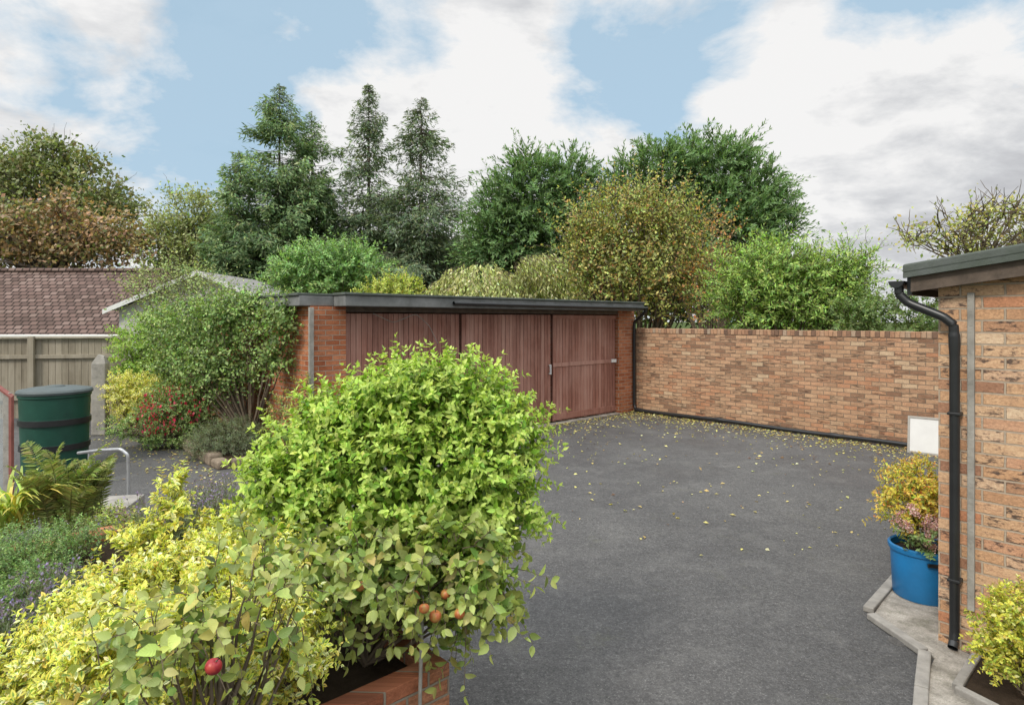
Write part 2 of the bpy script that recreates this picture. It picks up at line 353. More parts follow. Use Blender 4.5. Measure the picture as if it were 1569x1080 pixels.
def shoots(st,di,L,K,grav=.15,opp=True,fwd=.5,curl=.0):
    n=len(st); L=np.broadcast_to(L,(n,)); t=np.linspace(0,1,K+1)
    P=st[:,None]+di[:,None]*L[:,None,None]*t[None,:,None]+np.array([0,0,-1.])*grav*(L[:,None,None]*t[None,:,None]**2)
    P+=np.cumsum(rng.normal(0,.012,P.shape),1)*L[:,None,None]*2
    T=nz(np.gradient(P,axis=1)); A=nz(np.cross(T,rnd3(n)[:,None])); B=np.cross(T,A)
    pos=[];ax=[];nr=[];tk=[]
    for k in range(1,K+1):
        ph=k*(math.pi/2 if opp else 2.4)+rng.normal(0,.35,n)
        for sgn in ((1,-1) if opp else (1,)):
            sd=(A[:,k]*np.cos(ph)[:,None]+B[:,k]*np.sin(ph)[:,None])*sgn
            pos.append(P[:,k]); ax.append(nz(sd+T[:,k]*fwd+rng.normal(0,.15,(n,3)))); nr.append(nz(T[:,k]+np.array([0,0,.7])-sd*curl+rng.normal(0,.25,(n,3)))); tk.append(np.full(n,k/K))
    pos.append(P[:,K]);ax.append(nz(T[:,K]+rng.normal(0,.2,(n,3))));nr.append(nz(rng.normal(size=(n,3))+[0,0,1]));tk.append(np.full(n,1.))
    return P,np.concatenate(pos),np.concatenate(ax),np.concatenate(nr),np.concatenate(tk)
def shrub(name,label,cat,px,d,ells,cols,wts,nsh,K,L,lsize,wid=.6,T=TM,mat='leaf',tipcol=None,grav=.15,opp=True,up=.35,power=.25,fill=0,zbase=0.,twig='twig',nst=30,long=0,longL=.5,th=None,outw=.9,stem_r=.02,lj=.25,stemt=1.,fwd=.5,rw=.55):
    base=np.array([(px-CX)/F*d,d,zbase])
    if th is None: th=thing(name,label,cat,base)
    E=Ell(ells,d); st,out=sample(E,nsh,power)
    st[:,2]=np.maximum(st[:,2],zbase+.04)
    di=nz(out*outw+rnd3(nsh)*rw+np.array([0,0,up])); Ls=L*rng.uniform(.6,1.3,nsh)
    if long: Ls[:long]=longL*rng.uniform(.6,1.2,long); di[:long]=nz(out[:long]*.8+rnd3(long)*.5+np.array([0,0,.6]))
    P,pos,ax,nr,tk=shoots(st,di,Ls,K,grav,opp,fwd)
    N=len(pos); cl=palette(N,cols,wts,lj)*np.tile(1+rng.normal(0,.12,nsh),N//nsh)[:,None]
    if tipcol is not None:
        f=np.clip((tk-.45)*1.7,0,1)[:,None]*rng.uniform(.3,1,(N,1)); cl=cl*(1-f)+np.array(tipcol)*f
    sz=lsize*rng.uniform(.55,1.2,N)*(1.1-.4*tk)
    if fill:
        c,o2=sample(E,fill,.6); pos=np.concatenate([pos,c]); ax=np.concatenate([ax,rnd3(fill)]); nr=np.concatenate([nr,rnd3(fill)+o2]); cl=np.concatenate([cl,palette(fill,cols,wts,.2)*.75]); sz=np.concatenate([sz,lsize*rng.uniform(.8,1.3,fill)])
    leaves('foliage',T,pos,ax,nr,sz,wid,np.clip(cl,.003,.88),M[mat],th,base)
    Kp=P.shape[1]
    Q,R=limbs(base,st[rng.choice(nsh,min(nst,nsh),replace=False)],stem_r,K=Kp,bend=.15,start=(0,.05),top=base+[0,0,.3])
    R1=np.linspace(1,.4,Kp)[None].repeat(nsh,0)*(lsize*.035*stemt)
    tubes('stems',np.concatenate([P,Q]),np.concatenate([R1,R]),M[twig],th,4,base)
    return th
# ------------------------------------------------ CAMERA
cam=bpy.data.cameras.new("camera"); co=bpy.data.objects.new("camera",cam); C.objects.link(co); scene.camera=co
co.location=(0,0,H); co.rotation_euler=(math.pi/2,0,0); cam.sensor_width=36; cam.lens=36*F/1569; cam.shift_y=-50/1569; cam.clip_end=2000; cam.clip_start=.05
# ------------------------------------------------ WORLD
SE,SR=math.radians(46),math.radians(218)
w=bpy.data.worlds.new("World"); scene.world=w; w.use_nodes=True
t=NT(w); bg=t.n['Background']; bg.inputs[1].default_value=.15
sky=t.add('ShaderNodeTexSky',sky_type='NISHITA'); sky.sun_disc=False; sky.sun_elevation=SE; sky.sun_rotation=SR; sky.air_density=1.; sky.dust_density=.8; sky.ozone_density=1.
g=t.add('ShaderNodeTexCoord').outputs['Generated']; s=t.add('ShaderNodeSeparateXYZ'); t.l.new(g,s.inputs[0])
zz=t.math('ADD',t.math('MAXIMUM',s.outputs[2],0.),.28)
cb=t.add('ShaderNodeCombineXYZ'); t.l.new(t.math('DIVIDE',s.outputs[0],zz),cb.inputs[0]); t.l.new(t.math('DIVIDE',s.outputs[1],zz),cb.inputs[1])
cv=cb.outputs[0]
n1=t.noise(t.mapping(cv,(1,1,1),(3.1,1.7,0)),2.4,14,.6,.2)
def spot(px,py,r,am):
    v=np.array([(px-CX)/F,1,(HY-py)/F]); v/=np.linalg.norm(v)
    d=t.add('ShaderNodeVectorMath',operation='DOT_PRODUCT'); t.l.new(g,d.inputs[0]); d.inputs[1].default_value=tuple(v)
    mr=t.add('ShaderNodeMapRange',interpolation_type='SMOOTHSTEP'); t.l.new(d.outputs['Value'],mr.inputs[0]); mr.inputs[1].default_value=math.cos(math.radians(r)); mr.inputs[2].default_value=1; mr.inputs[3].default_value=0; mr.inputs[4].default_value=am
    return mr.outputs[0]
dens=n1
for a in [(240,165,13,-.19),(400,80,9,-.13),(600,50,8,-.11),(930,110,9,-.13),(1080,145,9,-.15),(1500,50,12,-.20),(1250,230,13,.16),(180,30,9,.05),(650,230,14,.12),(1480,300,14,.2),(60,240,10,.1),(780,70,7,.06),(1120,20,9,.06),(1460,160,9,.08)]:
    dens=t.math('ADD',dens,spot(*a))
cover=t.ramp(dens,[(.36,.10),(.44,.6),(.51,1)])
sh=t.noise(t.mapping(cv,(1,1.2,1),(7.3,2.2,0)),3.2,12,.6,.2)
edge=t.math('MULTIPLY',t.math('SUBTRACT',dens,.52),-.25)
shd=t.math('ADD',t.math('ADD',t.math('ADD',sh,edge),spot(1550,350,12,-.10)),spot(1330,400,9,-.05))
shd=t.math('ADD',shd,spot(1200,180,16,.13)); shd=t.math('ADD',shd,spot(680,200,18,.08)); shd=t.math('ADD',shd,.035)
ccol=t.ramp(shd,[(.24,(.50,.505,.53)),(.37,(.62,.63,.65)),(.46,(.74,.745,.755)),(.56,(.88,.875,.87))])
sc=t.add('ShaderNodeVectorMath',operation='SCALE'); t.l.new(ccol,sc.inputs[0]); sc.inputs['Scale'].default_value=6.9
skc=t.mix(.85,sky.outputs[0],(2.75,4.05,5.1))
full=t.mix(cover,skc,sc.outputs[0])
# unseen sky above the camera view is boosted to add overhead fill light
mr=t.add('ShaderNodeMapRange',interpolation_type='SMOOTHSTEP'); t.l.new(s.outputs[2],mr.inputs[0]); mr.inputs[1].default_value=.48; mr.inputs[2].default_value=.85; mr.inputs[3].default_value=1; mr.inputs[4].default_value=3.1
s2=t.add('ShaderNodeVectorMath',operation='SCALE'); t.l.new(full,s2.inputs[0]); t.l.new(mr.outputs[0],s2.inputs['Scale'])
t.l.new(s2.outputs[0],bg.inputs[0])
sun=bpy.data.lights.new("sun",'SUN'); so=bpy.data.objects.new("sun",sun); C.objects.link(so)
sun.energy=2.7; sun.angle=math.radians(14); sun.color=(1,.93,.83)
sd=Vector((math.sin(SR)*math.cos(SE),math.cos(SR)*math.cos(SE),math.sin(SE)))
so.rotation_euler=sd.to_track_quat('Z','Y').to_euler(); so.location=(-5,-6,12)
scene.view_settings.view_transform='Standard'; scene.view_settings.look='None'; scene.view_settings.exposure=0
# ------------------------------------------------ GROUND
def sheet(name,pts,z,mat):
    o=pymesh(name,[(p[0],p[1],z) for p in pts],[list(range(len(pts)))],mat); o["kind"]="structure"; return o
sheet('ground',[(-300,-100),(300,-100),(300,600),(-300,600)],0,M['grass'])
sheet('driveway',[(-13,-2),(9,-2),(9,7.6),(2.95,14.25),(-2.9,9.2),(-7.4,14.2),(-13,14)],.004,M['asphalt'])
def lw(o,x,y):
    return (o[0]+.739*x-.674*y,o[1]+.674*x+.739*y)
# ------------------------------------------------ GARAGE
G0=(-2.92,8.94)
gar=thing('garage','long flat-roofed brick garage with red-brown timber doors','garage',(G0[0],G0[1],0),ANG)
boxes('wall',[(0,0,0,.545,.23,2.30),(7.19,0,0,7.775,.23,2.30),(0,.23,0,.22,5.5,2.30),(7.55,.23,0,7.775,5.5,2.30),(.22,5.3,0,7.55,5.5,2.30)],M['brickgar'],gar)
boxes('lintel',[(.547,.02,2.22,7.188,.2,2.298)],M['brownwood'],gar)
boxes('roof',[(-.17,.03,2.303,7.95,5.7,2.45)],M['fasciag'],gar,.01)
boxes('canopy',[(.36,-.34,2.30,7.68,.026,2.46)],M['fasciag'],gar,.01,label='projecting grey felted canopy over the garage doors')
boxes('roof_felt',[(-.2,0.03,2.4525,7.97,5.72,2.49),(.34,-.365,2.4625,7.7,.027,2.50)],M['felt'],gar,.008)
def door(x0,x1,mid=True,label=None):
    bl=[];n=int((x1-x0)/.095); w_=(x1-x0-.03)/n
    for i in range(n):
        a=x0+.015+i*w_
        dy=random.uniform(0,.006)
        bl.append((a+.004,.075+dy,.03+random.uniform(0,.012),a+w_-.004,.10+dy,2.2))
    if mid:
        bl+=[(x0+.01,.062,1.14,x1-.01,.075,1.22),(x0+.01,.062,.06,x1-.01,.075,.18),(x0+.01,.062,2.12,x1-.01,.075,2.2)]
    bl.append((x0+.02,.112,.03,x1-.02,.13,2.2))
    return boxes('door',bl,M['door'],gar,.003,label)
d1=door(.55,2.78,False); d2=door(2.80,5.10,False); d3=door(5.13,7.18)
boxes('handle',[(5.02,.02,1.0,5.045,.05,1.2),(5.02,.045,1.0,5.045,.075,1.03),(5.02,.045,1.17,5.045,.075,1.2)],M['white'],d2,.004)
boxes('hinge',[(7.0,.045,1.15,7.17,.060,1.22)],M['white'],d3)
tubes('gutter',[np.array([(x,-.375,2.375-.003*(x-2)) for x in np.linspace(2.3,7.75,12)])],[[.034]*12],M['black'],gar,10)
dp=smoothpath([(7.70,-.375,2.34),(7.70,-.36,2.28),(7.70,-.22,2.16),(7.70,-.06,2.06),(7.70,-.05,1.9),(7.70,-.05,1.0),(7.70,-.05,.14),(7.68,-.10,.08)],60)
tubes('downpipe',[dp],[[.034]*60],M['black'],gar,12)
boxes('corner_post',[(-.05,-.045,0,0.02,-.004,2.28)],M['greypost'],gar,.004,label='pale grey vertical post on the garage corner')
cable=smoothpath([(1.0,-.01,2.2),(1.3,-.12,2.05),(1.7,-.15,2.2),(2.0,-.1,2.0),(2.2,-.06,1.7)],40)
tubes('loose_cable',[cable],[[.006]*40],M['greypost'],gar,5)
boxes('threshold',[(.55,-.10,0,7.18,.07,.022)],M['concrete'],gar,.005)
# ------------------------------------------------ BOUNDARY WALL
B0=lw(G0,7.775,0)
bw=thing('brick_wall','long tan brick boundary wall with dark burnt bricks and a brick coping','wall',(B0[0],B0[1],0),ANG)
boxes('wall',[(.0,-7.7,0,.22,-.002,1.80)],M['brickwall'],bw)
cop=[];yy=-7.7
while yy<-.08:
    wv=.068; dz=random.uniform(-.006,.006); dx=random.uniform(-.006,.006)
    cop.append((-.012+dx,yy,1.803,.235+dx,yy+wv,1.905+dz)); yy+=.075
mm,tt_,bb_=newmat('coping_bricks',.9,.2); isl=tt_.add('ShaderNodeNewGeometry').outputs['Random Per Island']
cc_=tt_.ramp(isl,[(0,(.14,.09,.065)),(.35,(.32,.18,.11)),(.7,(.42,.25,.15)),(1,(.34,.27,.20))]); oo=objc(tt_)
cc_=tt_.mix(.4,cc_,tt_.ramp(tt_.noise(oo,30,6,.7),[(.3,.2),(.7,.8)]),'OVERLAY'); tt_.l.new(cc_,bb_.inputs['Base Color'])
boxes('coping',cop,mm,bw,.004)
boxes('coping_mortar',[(.0,-7.7,1.8015,.22,-.01,1.893)],simple('mortar',(.22,.17,.13),.95,.3,12),bw)
pipe=thing('drainage_pipe','black plastic waste pipe lying along the foot of the brick wall','pipe',(B0[0],B0[1],0),ANG)
n_=90; ys=np.linspace(-.12,-6.6,n_)
rr_=np.full(n_,.04)
for c_ in(-.2,-2.2,-4.4,-6.3): rr_[np.abs(ys-c_)<.08]=.052
pp=np.stack([-.13+.015*np.sin(ys*1.3),ys,.058+.01*np.sin(ys*2.1)],1)
tubes('pipe',[pp],[rr_],M['black'],pipe,10)
bx=(GP(1420,697)); wb=thing('white_board','white framed board leaning against the brick wall','board',(bx[0]+.05,bx[1]-.0,0),ANG+math.radians(-90+8))
o1=boxes('panel',[(-.27,0,.03,.27,.02,.55)],M['white'],wb,.003); o2=boxes('frame',[(-.30,-.01,0,-.27,.03,.58),(.27,-.01,0,.30,.03,.58),(-.27,-.01,0,.27,.03,.03),(-.27,-.01,.55,.27,.03,.58)],simple('board_frame',(.42,.40,.36),.7,.3),wb,.003)
for o_ in(o1,o2): o_.rotation_euler=(math.radians(-8),0,0)
# ------------------------------------------------ OUTBUILDING
O0=(2.77,3.99)
ob=thing('brick_outbuilding','orange brick outbuilding with dark streaked bricks and felt roof','building',(O0[0],O0[1],0),ANG)
hz=lambda y:2.32+(-y)*.13
def prism(x0,x1,y0,y1,zb0,zb1,zt0,zt1):
    return [(x0,y0,zb0),(x1,y0,zb0),(x1,y1,zb1),(x0,y1,zb1),(x0,y0,zt0),(x1,y0,zt0),(x1,y1,zt1),(x0,y1,zt1)]
BF=[(0,3,2,1),(4,5,6,7),(0,1,5,4),(1,2,6,5),(2,3,7,6),(3,0,4,7)]
pymesh('wall',prism(0,5,-3.2,0,0,0,hz(-3.2),hz(0)),BF,M['brickhouse'],ob)
y0,y1=-3.4,.13
pymesh('fascia',prism(-.10,-.065,y0,y1,hz(y0)-.02,hz(y1)-.02,hz(y0)+.12,hz(y1)+.10),BF,M['brownwood'],ob)
pymesh('soffit',prism(-.064,5.1,y0,y1,hz(y0)+.004,hz(y1)+.004,hz(y0)+.02,hz(y1)+.02),BF,M['brownwood'],ob)
pymesh('eaves_board',prism(-.064,5.1,y1+.002,y1+.03,hz(y1)-.04,hz(y1)-.04,hz(y1)+.10,hz(y1)+.10),BF,M['black'],ob)
pymesh('roof',prism(-.13,5.1,y0,y1+.04,hz(y0)+.122,hz(y1+.04)+.104,hz(y0)+.185,hz(y1+.04)+.165),BF,M['felt'],ob,bevel=.012)
pymesh('roof_trim',prism(-.135,-.105,y0,y1+.035,hz(y0)+.075,hz(y1)+.07,hz(y0)+.121,hz(y1)+.103),BF,M['felt'],ob)
gv=[];gf=[];ns=12
for k,x in enumerate((-.11,5.1)):
    for i in range(ns+1):
        a=math.pi+math.pi*i/ns; gv.append((x,.212+.046*math.cos(a),hz(.15)+.055+.046*math.sin(a)))
for i in range(ns): gf.append((i,i+1,ns+2+i,ns+1+i))
gf.append(list(range(ns+1)))
gg=pymesh('gutter',gv,gf,M['black'],ob,smooth=False); md=gg.modifiers.new('s','SOLIDIFY'); md.thickness=.004
px_=smoothpath([(-.07,.205,2.33),(-.07,.205,2.27),(-.065,.15,2.21),(-.065,-.04,2.12),(-.062,-.095,2.07),(-.06,-.10,1.95),(-.06,-.10,1.0),(-.06,-.10,.14),(-.075,-.10,.08),(-.11,-.10,.05)],90)
rp=np.full(90,.028)
for z_ in(1.97,): rp[np.abs(px_[:,2]-z_)<.035]=.032
tubes('downpipe',[px_],[rp],M['black'],ob,14)
for z_ in(.45,1.5): boxes('pipe_clip',[(-.091,-.135,z_,-.005,-.065,z_+.018)],M['black'],ob,.004)
boxes('conduit',[(-.028,-.195,.28,-.002,-.158,2.27)],M['greypost'],ob,.003)
# ------------------------------------------------ CONCRETE + KERBS
def poly3(name,pts,z,mat,h=.03):
    n=len(pts);V=[(p[0],p[1],0.005) for p in pts]+[(p[0],p[1],z) for p in pts]
    Fc=[list(range(n,2*n))]+[(i,(i+1)%n,n+(i+1)%n,n+i) for i in range(n)]
    o=pymesh(name,V,Fc,mat,bevel=.006); o["kind"]="structure"; return o
A_=[GP(1380,885),GP(1338,945),GP(1385,975),GP(1432,1012),GP(1400,1079),(2.2,2.9),(3.1,3.2),(2.79,3.97),(4.2,5.4),(3.9,5.6)]
poly3('concrete_path',A_,.022,M['concrete'])
def kerbline(pts,wd,h,gap=.01,seg=.45):
    P=np.array(pts); d=np.r_[0,np.cumsum(np.linalg.norm(np.diff(P,axis=0),axis=1))]
    V=[];Fc=[]; Lh=d[-1]; k=max(1,int(Lh/seg)); 
    for i in range(k):
        a=i*Lh/k+gap/2;b=(i+1)*Lh/k-gap/2
        A=np.array([np.interp(a,d,P[:,j]) for j in(0,1)]);B=np.array([np.interp(b,d,P[:,j]) for j in(0,1)])
        n=np.array([-(B-A)[1],(B-A)[0]]); n=n/np.linalg.norm(n)*wd/2; s=len(V); hh=h+random.uniform(-.004,.004)
        for z in(.005,hh):
            for q in(A-n,B-n,B+n,A+n): V.append((q[0],q[1],z))
        Fc+=[tuple(s+x for x in f) for f in BF]
    return V,Fc
V,Fc=kerbline([GP(1378,884),GP(1330,940)],.07,.05); o=pymesh('kerb',V,Fc,M['stoneslab'],bevel=.008); o["kind"]="structure"
V,Fc=kerbline([GP(1334,948),GP(1420,1008),(2.30,3.45),(2.02,3.05)],.07,.045); o=pymesh('kerb',V,Fc,M['stoneslab'],bevel=.008); o["kind"]="structure"
V,Fc=kerbline([lw(O0,-.10,-.22),lw(O0,-.62,-.22),lw(O0,-.80,-.95),lw(O0,-.8,-1.6)],.05,.065); o=pymesh('kerb',V,Fc,M['stoneslab'],bevel=.008); o["kind"]="structure"
bd=[lw(O0,-.01,-.24),lw(O0,-.60,-.25),lw(O0,-.78,-.95),lw(O0,-.78,-1.6),lw(O0,-.01,-1.6)]
poly3('soil_bed',bd,.045,M['soil'])
dr=thing('drain_cover','small round iron drain cover set beside the concrete','drain',(*GP(1378,984),.006))
lathe('cover',[(0,.012),(.04,.012),(.045,.006),(.06,.006),(.065,0)],simple('iron',(.10,.095,.09),.8,.5,20,.3),dr,24,cap=False)
# ------------------------------------------------ BLUE PLANTER
bpot=thing('blue_planter','round bright blue plastic tub planted with shrubs','planter',(3.10,4.64,.022))
bs_=.90
lathe('tub',[(r*bs_,z) for r,z in [(.205,0),(.215,.01),(.232,.34),(.245,.345),(.25,.36),(.25,.38),(.238,.39),(.226,.38),(.222,.32),(0,.32)]],M['blue'],bpot,56,cap=False)
lathe('soil',[(.199,.33),(.1,.345),(0,.35)],M['soil'],bpot,32,cap=False)
hh_=boxes('grip_hole',[(-.04,-.226,.29,.04,-.208,.315)],M['black'],bpot,.004)
hh_.rotation_euler=(0,0,math.radians(-15))
shrub('potted_shrub','yellow and red leaved shrub growing in the blue tub','plant',1405,4.62,[(1395,752,40,34),(1388,780,28,25),(1420,740,35,30),(1425,780,30,30)],[(.72,.66,.09),(.38,.48,.09),(.68,.46,.10),(.58,.22,.07)],[5,3,2,1],360,6,.12,.045,.4,TM,'leaf',tipcol=(.76,.52,.13),zbase=.36,nst=20,stem_r=.008)
sdm=shrub('sedum_plant','pink flowering sedum drooping over the blue tub','plant',1418,4.5,[(1412,812,26,24),(1425,825,20,26)],[(.22,.33,.12),(.30,.40,.16)],[1,1],60,5,.10,.045,.5,TM,'leaf',zbase=.36,nst=12,stem_r=.006)
E_=Ell([(1405,798,30,26),(1425,810,18,28)],4.42); c_,o_=sample(E_,34,.2); ci=np.repeat(np.arange(34),60)
leaves('flower_heads',TM,c_[ci]+rng.normal(0,.013,(len(ci),3)),rnd3(len(ci)),rnd3(len(ci)),.013,.8,palette(len(ci),[(.68,.38,.42),(.55,.44,.33),(.78,.56,.54)],[2,1,1]),M['leaf'],sdm,sdm.location)
shrub('euonymus_shrub','low yellow-leaved shrub in a bed beside the outbuilding','shrub',1575,3.3,[(1560,965,58,45),(1610,955,70,55),(1530,990,28,30),(1540,930,30,20),(1570,1010,60,28)],[(.80,.72,.12),(.68,.66,.11),(.40,.50,.09),(.84,.78,.28)],[4,3,2,1],620,6,.07,.027,.55,TN,'near',zbase=.05,nst=20,stem_r=.006,fill=600)
# ------------------------------------------------ FENCE
def fpt(px,d): return (px-CX)/F*d
fe=thing('wooden_fence','weathered grey-brown vertical-board fence with square posts','fence',(fpt(192,13.0),13.0,0),math.radians(12))
Lf=9.0; bl=[];x=-Lf
while x<-.1:
    bl.append((x,.02,.08,x+.115,.04,1.70+random.uniform(-.006,.006))); x+=.122
boxes('boards',bl,M['fence'],fe,.003)
boxes('rails',[(-Lf,-.03,.45,0,.018,.53),(-Lf,-.03,1.30,0,.018,1.38),(-Lf,-.045,1.712,0,.06,1.75)],M['fence'],fe,.004)
for i in range(6):
    xx=-i*1.72; boxes('post',[(xx-.055,-.09,0,xx+.055,-.002+.0,1.76)],M['fence'],fe,.006)
gp_=GP(154,666)
po=thing('gate_post','leaning weathered pale timber gate post','post',(gp_[0],gp_[1],0),math.radians(10))
boxes('post',[(-.12,-.09,0,.12,.09,1.32)],M['greypost'],po,.02); 
pymesh('post_top',[(-.12,-.09,1.302),(.12,-.09,1.302),(.12,.09,1.302),(-.12,.09,1.302),(-.03,-.03,1.47),(.07,-.03,1.44),(.07,.03,1.44),(-.03,.03,1.47)],BF,M['greypost'],po,bevel=.01)
# ------------------------------------------------ GREENHOUSE
gh=thing('greenhouse','small aluminium greenhouse with a red painted edge','greenhouse',(-5.85,7.15,0),math.radians(8))
boxes('frame',[(-.07,0,0,0,.05,1.25),(-.22,0,0,-.16,.05,1.42),(-1.2,0,0,-1.16,.05,2.1),(-1.16,0,.0,-.22,.04,.05),(-1.16,0,.65,-.22,.03,.70),(-1.16,0,1.1,-.22,.03,1.15)],M['greypost'],gh,.004)
pymesh('red_edge',[(.002,-.02,0),(.03,-.02,0),(.03,.03,0),(.002,.03,0),(.002,-.02,1.2),(.03,-.02,1.2),(.03,.03,1.22),(.002,.03,1.22),(-1.3,-.02,2.3),(-1.3,-.02,2.26),(-1.3,.03,2.3),(-1.3,.03,2.26)],[(0,1,5,4),(1,2,6,5),(2,3,7,6),(3,0,4,7),(4,5,8,9),(5,6,10,8),(6,7,11,10),(7,4,9,11)],M['redpaint'],gh)
m,t,b=newmat('glass',.1,.5); b.inputs['Base Color'].default_value=(.45,.48,.48,1); nn=t.noise(objc(t),4,5); t.l.new(t.ramp(nn,[(.3,.35),(.7,.65)]),b.inputs['Alpha']); M['glass']=m
pymesh('pane',[(-1.16,.02,.05),(-.05,.02,.05),(-.05,.02,1.22),(-.16,.02,1.36),(-1.16,.02,2.1)],[(0,1,2,3,4)],M['glass'],gh)
# ------------------------------------------------ BIN
bc=GP(85,727)
bn=thing('water_butt','large dark green plastic barrel with black bands and lid','barrel',(bc[0]-.27,bc[1]+.36,0))
pr=[(.37,0)]
for z in np.linspace(.02,1.02,41):
    r=.385+.03*(z/1.02)+(.012 if (.33<z<.37 or .68<z<.72) else 0); pr.append((r,z))
pr+=[(.43,1.03),(.43,1.07)]
lathe('body',pr,M['bin'],bn,56)
for z in(.33,.68):
    r=.385+.03*z+.016; lathe('band',[(r-.01,z-.035),(r+.004,z-.033),(r+.004,z+.045),(r-.01,z+.047)],M['black'],bn,56,cap=False)
lathe('lid',[(.445,1.072),(.45,1.10),(.43,1.125),(.3,1.15),(.12,1.155),(.10,1.175),(0,1.18)],simple('lid_plastic',(.09,.11,.11),.6,.3,5),bn,56,cap=False)
# ------------------------------------------------ HANDRAIL, step
hd=6.7
pts=[W(120,694,hd+.3),W(150,690,hd+.1),W(185,688,hd),W(196,697,hd),W(197,720,hd),W(197,770,hd)]; pts[-1][2]=0
hr=thing('handrail','bent galvanised tubular handrail beside the garden step','handrail',(pts[-1][0],pts[-1][1],0))
tubes('rail',[smoothpath(pts,50)],[[.018]*50],M['steel'],hr,10,loc=hr.location)
p2=[W(137,694,hd+.2),W(137,694,hd+.2)]; p2[1][2]=0
tubes('post',[smoothpath(p2,8)],[[.016]*8],M['steel'],hr,8,loc=hr.location)
st=thing('timber_step','timber-edged garden step beside the raised bed','step',(W(178,780,6.0)[0],5.75,0),math.radians(12))
boxes('riser',[(-.3,-.02,0,.22,.03,.34)],simple('timber_step',(.42,.36,.22),.8,.4,9),st,.006); boxes('tread',[(-.3,.032,0,.22,.5,.32)],M['stoneslab'],st,.006)
# ------------------------------------------------ RAISED BED
A0=np.array([-.29,2.85])
def pl(x,y): return (A0[0]+.739*x-.674*y,A0[1]+.674*x+.739*y)
rb=thing('raised_bed','red brick raised planting bed with soil','planter',(A0[0],A0[1],0),ANG)
boxes('wall',[(-3.3,0,0,0,.108,.512),(-.108,.108,0,0,3.1,.512),(-3.3,3.1,0,0,3.3,.512)],M['brickplant'],rb,.003)
boxes('soil',[(-6,.11,.01,-.11,3.09,.46)],M['soil'],rb)
# ------------------------------------------------ BORDER
bs=thing('stone_edging','low rough stone edging around the garden border','edging',(G0[0],G0[1],0),ANG)
bl=[];y=.5
while y<7:
    l=random.uniform(.25,.5); h=random.uniform(.12,.22); bl.append((-1.12+random.uniform(-.04,.02),y,0,-.95,y+l-.02,h)); y+=l
x=-.95
while x<-.1:
    l=random.uniform(.2,.35); bl.append((x,.42,0,x+l-.02,.56,random.uniform(.1,.18))); x+=l
boxes('stones',bl,M['stone'],bs,.03)
poly3('border_soil',[lw(G0,-.96,.56),lw(G0,-.03,.56),lw(G0,-.03,7.2),lw(G0,-.96,7.2)],.12,M['soil'])
gwall=thing('brick_garden_wall','red brick garden wall running on from the garage','wall',(*lw(G0,0,5.52),0),ANG)
boxes('wall',[(0,0,0,.22,3.5,1.7)],M['brickgar'],gwall); boxes('coping',[(-.02,0,1.702,.24,3.5,1.78)],M['stoneslab'],gwall,.008)
# ------------------------------------------------ HOUSE
hd=21.
hs=thing('bungalow','neighbouring white bungalow with brown tiled roof','house',(W(190,0,hd)[0],hd,0),0)
ez=1.60; rzz=3.98
boxes('wall',[(-14,.3,0,0.2,5.2,ez-.03)],M['render'],hs)
pymesh('roof',[(-14.5,-.1,ez),(.6,-.1,ez),(.0,2.75,rzz),(-14.5,2.75,rzz),(-14.5,5.5,ez),(.6,5.5,ez)],[(0,1,2,3),(3,2,5,4),(1,5,2)],M['tiles'],hs)
tubes('ridge_tiles',[np.array([(x,2.75,rzz+.02) for x in np.linspace(-14.5,.0,30)])],[[.1]*30],M['tiles'],hs,8)
boxes('gutter',[(-14.5,-.22,ez-.09,.6,-.103,ez+.0)],M['white'],hs,.02)
gx0=W(308,0,19.5)[0]; az_=H+(HY-416)/F*19.5
wg=thing('gabled_wing','white rendered gable end with pale verge boards','house',(gx0,19.5,0))
hw=2.6; slope=.42
pymesh('wall',[(-hw,0,0),(hw,0,0),(hw,0,az_-hw*slope-.1),(0,0,az_-.1),(-hw,0,az_-hw*slope-.1),(-hw,4,0),(hw,4,0),(hw,4,az_-hw*slope-.1),(0,4,az_-.1),(-hw,4,az_-hw*slope-.1)],[(0,1,2,3,4),(5,9,8,7,6),(0,4,9,5),(1,6,7,2)],M['render'],wg)
e=hw+.35
pymesh('roof',[(-e,-.25,az_-e*slope),(0,-.25,az_),(e,-.25,az_-e*slope),(e,4.2,az_-e*slope),(0,4.2,az_),(-e,4.2,az_-e*slope)],[(0,1,4,5),(1,2,3,4)],simple('grey_roof',(.28,.27,.26),.8,.3,4),wg)
for sg in(-1,1):
    pymesh('verge_board',[(0,-.28,az_+.03),(sg*e,-.28,az_-e*slope+.03),(sg*e,-.28,az_-e*slope-.12),(0,-.28,az_-.12),(0,-.252,az_+.03),(sg*e,-.252,az_-e*slope+.03),(sg*e,-.252,az_-e*slope-.12),(0,-.252,az_-.12)],BF,M['white'],wg)
